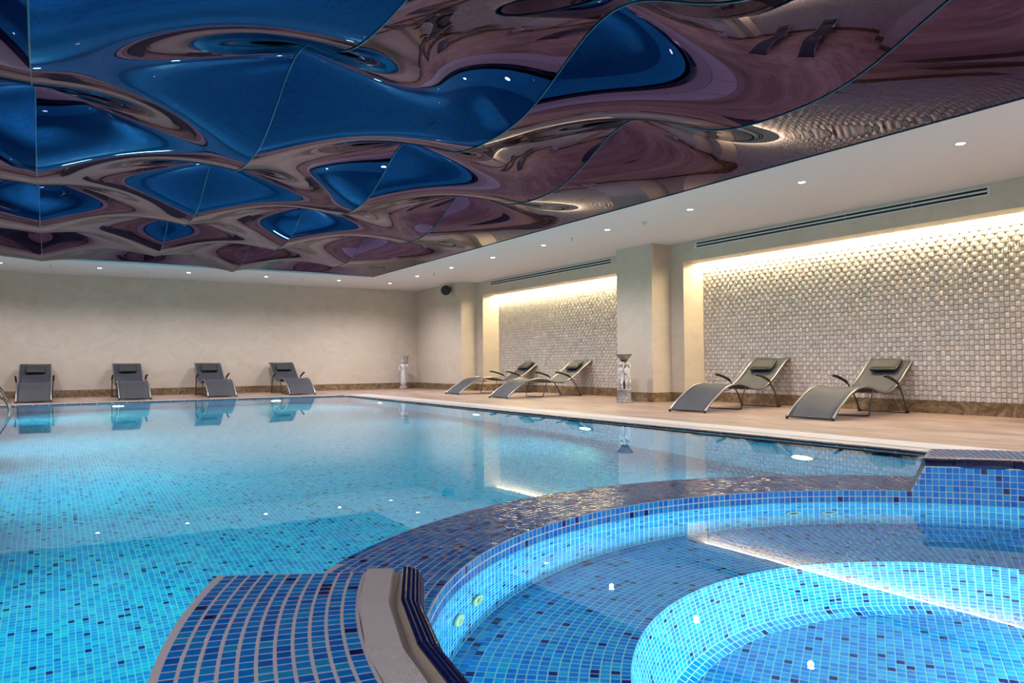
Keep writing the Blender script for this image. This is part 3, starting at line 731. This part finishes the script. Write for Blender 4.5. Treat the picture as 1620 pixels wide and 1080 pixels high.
# smoke detectors and sprinklers on the ceiling border
for x, y, lab in ((7.40, 8.28, 'small white smoke detector in the right ceiling border'), (1.85, 18.0, 'small white smoke detector in the back ceiling border')):
    root = empty('smoke_detector', (x, y, H)); tag(root, lab, 'smoke detector')
    lathe('base', [(0.05, 0), (0.05, -0.012), (0.046, -0.016)], TRIM_W, root, 24); lathe('sensor', [(0.034, -0.014), (0.034, -0.036), (0.026, -0.046), (0.01, -0.048)], VENT_W, root, 20)
for x, y, lab in ((7.29, 9.93, 'thin metal sprinkler by the middle downlights'), (7.43, 15.4, 'thin metal sprinkler near the back corner downlights'), (5.15, 17.88, 'thin metal sprinkler in the back border right of centre'), (0.03, 17.83, 'thin metal sprinkler in the back border at far left')):
    root = empty('sprinkler', (x, y, H)); tag(root, lab, 'sprinkler')
    lathe('rosette', [(0.022, 0), (0.022, -0.004), (0.008, -0.008)], STEEL, root, 16)
    lathe('stem', [(0.006, -0.006), (0.006, -0.035), (0.004, -0.045)], STEEL, root, 10); lathe('deflector', [(0.016, -0.045), (0.016, -0.049), (0.003, -0.050)], STEEL, root, 12)

# ------------------------------------------------------------------ wall speaker
sp = empty('wall_speaker', (XW, 17.28, 2.62)); tag(sp, 'black rounded loudspeaker on a bracket by the corner ceiling', 'speaker')
ax = Vector((-0.62, -0.70, -0.34)).normalized(); c0 = Vector((-0.16, -0.02, -0.055))
lathe('cabinet', [(0.02, -0.10), (0.06, -0.095), (0.095, -0.07), (0.118, -0.03), (0.128, 0.02), (0.125, 0.055), (0.118, 0.062)], BLACK, sp, 32, c0, True, ax)
lathe('grille', [(0.116, 0.058), (0.112, 0.066), (0.06, 0.074), (0.01, 0.076)], plain('grille_cloth', (0.016, 0.016, 0.017), 0.7), sp, 32, c0, True, ax)
tube('bracket_arm', [[(-0.06, 0.01, -0.05), (-0.03, 0.0, -0.03), (-0.006, 0, -0.03)]], 0.013, BLACK, sp, 8)
boxes('bracket_plate', [(-0.008, 0, -0.02, 0.02, -0.07, 0.045)], BLACK, sp)

# ------------------------------------------------------------------ sun loungers
PROF = smooth_path([(0.0, 0, 0.02), (0.14, 0, 0.125), (0.30, 0, 0.22), (0.45, 0, 0.297), (0.60, 0, 0.347), (0.80, 0, 0.368), (0.99, 0, 0.347), (1.14, 0, 0.308), (1.32, 0, 0.283), (1.50, 0, 0.297), (1.66, 0, 0.364), (1.83, 0, 0.460), (2.0, 0, 0.577), (2.16, 0, 0.680), (2.25, 0, 0.722), (2.33, 0, 0.735)], 5)
HW = 0.285
def make_lounger():
    root = empty('sun_lounger', (0, 0, 0))
    V, Fc = [], []; m = 9
    for j, p in enumerate(PROF):
        t = (PROF[min(j+1, len(PROF)-1)]-PROF[max(j-1, 0)]).normalized(); nrm = Vector((-t.z, 0, t.x))
        for k in range(m):
            f = k/(m-1)*2-1; V.append(p+Vector((0, f*(HW-0.008), 0))-nrm*0.010*(1-f*f)+nrm*0.006)
    n1 = len(V)
    for j, p in enumerate(PROF):
        t = (PROF[min(j+1, len(PROF)-1)]-PROF[max(j-1, 0)]).normalized(); nrm = Vector((-t.z, 0, t.x))
        for k in range(m): V.append(V[j*m+k]-nrm*0.004)
    for j in range(len(PROF)-1):
        for k in range(m-1):
            a = j*m+k; Fc.append((a, a+m, a+m+1, a+1)); b = a+n1; Fc.append((b, b+1, b+m+1, b+m))
    for j in range(len(PROF)-1):
        a = j*m; Fc.append((a, a+n1, a+n1+m, a+m)); a = j*m+m-1; Fc.append((a, a+m, a+m+n1, a+n1))
    for k in range(m-1):
        Fc.append((k, k+1, k+1+n1, k+n1)); a = (len(PROF)-1)*m+k; Fc.append((a, a+n1, a+n1+1, a+1))
    mesh('sling', V, Fc, SLING, root, True)
    for s in (-1, 1):
        tube('side_rail', [[p+Vector((0, s*HW, 0)) for p in PROF]], 0.014, ALU, root, 10)
        # arm: from the tip back over the pivot and down to the rear foot
        arm = smooth_path([(1.20, s*0.33, 0.497), (1.325, s*0.332, 0.480), (1.45, s*0.332, 0.447), (1.575, s*0.33, 0.402), (1.665, s*0.325, 0.325), (1.775, s*0.318, 0.20), (1.885, s*0.31, 0.016)], 5)
        leg = tube('rear_leg', [arm], 0.0115, ALU_DARK, root, 8)
        tube('arm_grip', [arm[1:17]], [0.016]+[0.0195]*14+[0.016], BLACK_GRIP, root, 10)
        boxes('foot', [(1.872, 1.915, s*0.31-0.016, s*0.31+0.016, 0.0, 0.030)], BLACK_GRIP, root)
        lathe('foot_cap', [(0.017, -0.012), (0.018, 0.0), (0.017, 0.022)], BLACK_GRIP, root, 12, (0.004, s*HW, 0.012))
        lathe('pivot_bolt', [(0.013, -0.03), (0.016, 0.0), (0.013, 0.03)], ALU, root, 12, (1.672, s*0.305, 0.335), True, (0, 1, 0))
    tube('rear_crossbar', [[(1.885, -0.31, 0.014), (1.885, 0.31, 0.014)]], 0.0105, ALU_DARK, root, 8)
    loop = smooth_path([(1.02, -0.275, 0.33), (0.965, -0.275, 0.19), (0.925, -0.272, 0.045), (0.915, -0.245, 0.014), (0.915, 0, 0.011), (0.915, 0.245, 0.014), (0.925, 0.272, 0.045), (0.965, 0.275, 0.19), (1.02, 0.275, 0.33)], 6)
    tube('front_loop', [loop], 0.0095, ALU_DARK, root, 8)
    br = smooth_path([(0.62, -0.275, 0.34), (0.80, -0.15, 0.285), (0.88, 0, 0.272), (0.80, 0.15, 0.285), (0.62, 0.275, 0.34)], 6)
    tube('brace', [br], 0.007, ALU_DARK, root, 8)
    tube('head_bar', [[PROF[-1]+Vector((0, -HW, 0)), PROF[-1]+Vector((0, HW, 0))]], 0.012, ALU, root, 8)
    tube('foot_bar', [[PROF[1]+Vector((0, -HW, -0.004)), PROF[1]+Vector((0, HW, -0.004))]], 0.008, ALU_DARK, root, 8)
    # head pillow, lying on the back near the top
    c = Vector((2.005, 0, 0.63)); d = Vector((0.83, 0, 0.56)).normalized(); nn = Vector((-d.z, 0, d.x))
    V, Fc = [], []; nu, nv = 12, 22; a_, b_, h_ = 0.125, 0.175, 0.033
    for side in (1, -1):
        for i in range(nu+1):
            for j in range(nv+1):
                u = i/nu*2-1; v = j/nv*2-1
                e = (max(0, 1-abs(u)**6)*max(0, 1-abs(v)**8))**0.35
                V.append(c+d*(u*a_)+Vector((0, v*b_, 0))+nn*(side*h_*e))
    q = (nu+1)*(nv+1)
    for s_ in (0, 1):
        for i in range(nu):
            for j in range(nv):
                a = s_*q+i*(nv+1)+j; f = (a, a+1, a+nv+2, a+nv+1); Fc.append(f if s_ else f[::-1])
    pl = mesh('pillow', V, Fc, PILLOW, root, True)
    boxes('pillow_band', [(-a_-0.004, -a_+0.012, -b_+0.01, b_-0.01, -0.014, 0.014), (-a_+0.02, a_-0.01, -b_-0.005, -b_+0.006, -0.014, 0.014), (-a_+0.02, a_-0.01, b_-0.006, b_+0.005, -0.014, 0.014)], PILLOW_SIDE, pl).matrix_local = Matrix((d, Vector((0, 1, 0)), nn)).transposed().to_4x4() @ Matrix.Identity(4)
    bnd = pl.children[0]; bnd.location = c
    return root
LG = make_lounger()
def copy_thing(o):
    r = o.copy(); COL.objects.link(r)
    for ch in o.children:
        c = ch.copy(); COL.objects.link(c); c.parent = r
        for g in ch.children:
            d = g.copy(); COL.objects.link(d); d.parent = c
    return r
SPOTS = [((7.59, 5.69), 8.0, 'grey sling sun lounger nearest the viewer in front of the near niche', 'loungers along the niche wall'),
         ((7.42, 7.50), 10.0, 'grey sling sun lounger beside the pillar end of the near niche', 'loungers along the niche wall'),
         ((7.46, 12.63), 6.0, 'grey sling sun lounger in the far niche, nearer the cherub pedestal', 'loungers along the niche wall'),
         ((7.60, 14.85), 3.0, 'grey sling sun lounger in the far niche, nearer the room corner', 'loungers along the niche wall'),
         ((-0.23, 17.02), 90.0, 'grey sling sun lounger at the left end of the back wall by the ladder', 'loungers along the back wall'),
         ((1.51, 17.02), 89.5, 'second grey sling sun lounger from the left on the back wall', 'loungers along the back wall'),
         ((3.19, 17.02), 88.0, 'third grey sling sun lounger from the left on the back wall', 'loungers along the back wall'),
         ((4.92, 17.02), 87.5, 'grey sling sun lounger on the back wall nearest the room corner', 'loungers along the back wall')]
for i, ((x, y), a, lab, grp) in enumerate(SPOTS):
    o = LG if i == 0 else copy_thing(LG)
    o.location = (x, y, 0); o.rotation_euler = (0, 0, math.radians(a)); tag(o, lab, 'sun lounger', grp)

# ------------------------------------------------------------------ pool ladder at the left edge
ld_ = empty('pool_ladder', (-0.85, 14.3, 0)); tag(ld_, 'polished steel pool ladder rails at the left edge of the pool', 'ladder')
for s in (-1, 1):
    y = s*0.25
    P = smooth_path([(0.345, y, -1.35), (0.345, y, -0.6), (0.345, y, -0.02), (0.335, y, 0.08), (0.28, y, 0.20), (0.19, y, 0.36), (0.08, y, 0.53), (-0.06, y, 0.66), (-0.22, y, 0.68), (-0.38, y, 0.58), (-0.46, y, 0.40), (-0.48, y, 0.02)], 5)
    tube('rail', [P], 0.021, STEEL, ld_, 12); lathe('flange', [(0.045, 0), (0.045, 0.008), (0.03, 0.02), (0.022, 0.022)], STEEL, ld_, 20, (-0.48, y, 0.0))
for z in (-0.3, -0.6, -0.9, -1.2):
    boxes('tread', [(0.30, 0.38, -0.24, 0.24, z-0.012, z+0.012)], STEEL, ld_, bevel=0.004)

# ------------------------------------------------------------------ statues
def skin(name, joints, edges, mat, parent, root=0, sub=2):
    me = bpy.data.meshes.new(name); me.from_pydata([j[0] for j in joints], edges, []); o = bpy.data.objects.new(name, me); COL.objects.link(o)
    md = o.modifiers.new('s', 'SKIN'); sv = me.skin_vertices[0].data
    for i, j in enumerate(joints): sv[i].radius = (j[1], j[1]); sv[i].use_root = (i == root)
    md.use_smooth_shade = True; ss = o.modifiers.new('u', 'SUBSURF'); ss.levels = sub; ss.render_levels = sub
    dg = bpy.context.evaluated_depsgraph_get(); ev = o.evaluated_get(dg); nm = bpy.data.meshes.new_from_object(ev)
    bpy.data.objects.remove(o); nm.name = name; nm.materials.clear(); nm.materials.append(mat)
    nm.polygons.foreach_set('use_smooth', [True]*len(nm.polygons))
    r = bpy.data.objects.new(name, nm); link(r, parent); return r
def head(parent, c, r, face, curly=True):
    """a head with brow, nose, mouth and ears, and a cap of hair"""
    f = Vector(face).normalized(); rt_ = Vector((-f.y, f.x, 0)); up = Vector((0, 0, 1)); c = Vector(c)
    def G(x, y, s): return math.exp(-(x*x+y*y)/(2*s*s))
    V, Fc = [], []; nu, nv = 28, 20
    for j in range(nv+1):
        ph = PI*j/nv
        for i in range(nu):
            th = 2*PI*i/nu; d = Vector((math.cos(th)*math.sin(ph), math.sin(th)*math.sin(ph), -math.cos(ph)))   # x = forward, y = side
            x, y, z = d; k = 1.0
            if x > 0:
                k += 0.26*G(y, z+0.12, 0.13) + 0.07*G(y, z-0.02, 0.14) - 0.11*G(abs(y)-0.36, z-0.08, 0.13) - 0.06*G(y, z+0.42, 0.16) + 0.07*G(y, z+0.52, 0.10) + 0.06*G(abs(y)-0.45, z+0.25, 0.2) + 0.05*G(y, z-0.35, 0.35)
            k += 0.20*G(abs(y)-1.0, z+0.05, 0.12)*(1 if abs(x) < 0.35 else 0)
            w_ = 1-0.16*max(0, -z)**1.5
            V.append(c + (f*(x*w_) + rt_*(y*0.86*w_))*r*k + up*(z*1.12*r))
    for j in range(nv):
        for i in range(nu): a = j*nu+i; b = j*nu+(i+1) % nu; Fc.append((a, b, b+nu, a+nu))
    h = mesh('head', V, Fc, STATUE, parent, True)
    V, Fc = [], []
    for j in range(nv+1):
        ph = PI*j/nv
        for i in range(nu):
            th = 2*PI*i/nu; x, y, z = math.cos(th)*math.sin(ph), math.sin(th)*math.sin(ph), -math.cos(ph)
            on = (z > 0.45-0.9*max(0, -x)) and not (x > 0.25 and z < 0.62)
            k = (1.11+0.05*math.sin(7*th)*math.sin(9*ph)*(1 if curly else 0.4)) if on else 0.86
            V.append(c + (f*x+rt_*(y*0.88))*r*k + up*(z*1.12*r*k))
    for j in range(nv):
        for i in range(nu): a = j*nu+i; b = j*nu+(i+1) % nu; Fc.append((a, b, b+nu, a+nu))
    mesh('hair', V, Fc, STATUE_D, h, True)
# cherub pedestal
s1 = empty('cherub_pedestal', (8.40, 9.97, 0)); tag(s1, 'silvery stone pedestal of cherubs carrying a shallow bowl by the pillar', 'statue')
lathe('plinth', [(0.135, 0), (0.135, 0.022), (0.128, 0.030), (0.122, 0.040), (0.120, 0.048)], STATUE_D, s1, 8, smooth=False)
lathe('drum', [(0.117, 0.045), (0.113, 0.055), (0.113, 0.195), (0.119, 0.205), (0.121, 0.222), (0.116, 0.230), (0.100, 0.235)], RELIEF, s1, 24)
lathe('core', [(0.050, 0.23), (0.034, 0.30), (0.028, 0.50), (0.036, 0.62), (0.050, 0.70), (0.070, 0.735)], plain('dark_core', (0.045, 0.045, 0.06), 0.7), s1, 20)  # core coloured darker than the cherubs for contrast
lathe('bowl', [(0.070, 0.725), (0.078, 0.745), (0.098, 0.765), (0.125, 0.80), (0.144, 0.818), (0.147, 0.828), (0.140, 0.830), (0.115, 0.806), (0.03, 0.79)], STATUE_D, s1, 32)
def cherub(ang, lean):
    ca, sa = math.cos(ang), math.sin(ang)
    def J(out, side, z, r): return ((out*ca-side*sa, out*sa+side*ca, z), r)
    J_ = [J(0.062, 0, 0.425, 0.043), J(0.066, lean*0.2, 0.50, 0.046), J(0.066, lean*0.5, 0.565, 0.040), J(0.070, lean*0.7, 0.603, 0.019), J(0.074, lean, 0.625, 0.018), J(0.074, lean, 0.645, 0.018),
          J(0.070, -0.034, 0.385, 0.034), J(0.088, -0.036, 0.315, 0.026), J(0.068, -0.036, 0.250, 0.017), J(0.092, -0.040, 0.236, 0.013),
          J(0.070, 0.034, 0.385, 0.034), J(0.100, 0.040, 0.330, 0.027), J(0.076, 0.046, 0.260, 0.018), J(0.100, 0.050, 0.238, 0.013),
          J(0.070, -0.052, 0.565, 0.021), J(0.082, -0.070, 0.505, 0.018), J(0.100, -0.020, 0.470, 0.014),
          J(0.070, 0.052, 0.572, 0.021), J(0.072, 0.074, 0.630, 0.017), J(0.060, 0.060, 0.695, 0.013)]
    E_ = [(0, 1), (1, 2), (2, 3), (3, 4), (4, 5), (0, 6), (6, 7), (7, 8), (8, 9), (0, 10), (10, 11), (11, 12), (12, 13), (2, 14), (14, 15), (15, 16), (2, 17), (17, 18), (18, 19)]
    b = skin('cherub', J_, E_, STATUE, s1)
    hc = J(0.078, lean, 0.655, 0)[0]; head(b, hc, 0.040, (ca, sa, 0))
cherub(math.radians(182), 0.012); cherub(math.radians(278), -0.012); cherub(math.radians(50), 0.0)
# corner figure carrying a basket
s2 = empty('basket_bearer_statue', (8.27, 19.08, 0)); tag(s2, 'small silvery statue of a basket bearer standing in the room corner', 'statue')
lathe('plinth', [(0.115, 0), (0.118, 0.02), (0.105, 0.05), (0.085, 0.075), (0.055, 0.10)], STATUE_D, s2, 20)
va = math.atan2(-19.08, -8.27)                                      # faces the viewer
fw = Vector((math.cos(va), math.sin(va), 0)); rt = Vector((-fw.y, fw.x, 0))   # rt = viewer's right
def J(f, s, z, r): v = fw*f+rt*s; return ((v.x, v.y, z), r)
J_ = [J(0, 0, 0.46, 0.058), J(0.0, 0.0, 0.53, 0.047), J(0.0, -0.004, 0.61, 0.058), J(0, -0.006, 0.682, 0.021), J(0.002, -0.012, 0.715, 0.020), J(0.004, -0.012, 0.745, 0.020),
      J(0.010, -0.030, 0.40, 0.050), J(0.018, -0.034, 0.27, 0.040), J(0.006, -0.030, 0.12, 0.030), J(0.045, -0.034, 0.085, 0.020),
      J(0.0, 0.032, 0.40, 0.050), J(0.0, 0.036, 0.27, 0.043), J(-0.004, 0.040, 0.12, 0.034), J(0.03, 0.046, 0.085, 0.020),
      J(0, -0.068, 0.640, 0.024), J(0.0, -0.115, 0.560, 0.020), J(0.03, -0.060, 0.485, 0.016),
      J(0, 0.060, 0.640, 0.024), J(0.02, 0.122, 0.612, 0.019), J(0.012, 0.090, 0.690, 0.018)]
E_ = [(0, 1), (1, 2), (2, 3), (3, 4), (4, 5), (0, 6), (6, 7), (7, 8), (8, 9), (0, 10), (10, 11), (11, 12), (12, 13), (2, 14), (14, 15), (15, 16), (2, 17), (17, 18), (18, 19)]
fig = skin('figure', J_, E_, STATUE, s2)
hc = J(0.008, -0.016, 0.752, 0)[0]; head(fig, hc, 0.050, fw+rt*-0.3, False)
V, Fc = [], []; prof = [(0.080, 0.09), (0.074, 0.18), (0.068, 0.28), (0.068, 0.38), (0.061, 0.46), (0.050, 0.515)]; n = 48
for j, (r, z) in enumerate(prof):
    for k in range(n):
        a = 2*PI*k/n; rr = r*(1+0.075*math.sin(9*a+0.5*j)*(1-j/6)+0.03*math.sin(4*a)); V.append((rr*math.cos(a), rr*math.sin(a), z))
for j in range(len(prof)-1):
    for k in range(n): Fc.append((j*n+k, j*n+(k+1) % n, (j+1)*n+(k+1) % n, (j+1)*n+k))
Fc += [tuple(range(n))[::-1], tuple((len(prof)-1)*n+k for k in range(n))]
mesh('skirt', V, Fc, STATUE, s2, True)
bk = rt*0.082+fw*0.01
lathe('basket', [(0.038, 0.70), (0.044, 0.75), (0.050, 0.82), (0.056, 0.87), (0.072, 0.885), (0.074, 0.915), (0.066, 0.93), (0.03, 0.925)], STATUE_D, s2, 20, (bk.x, bk.y, -0.004))
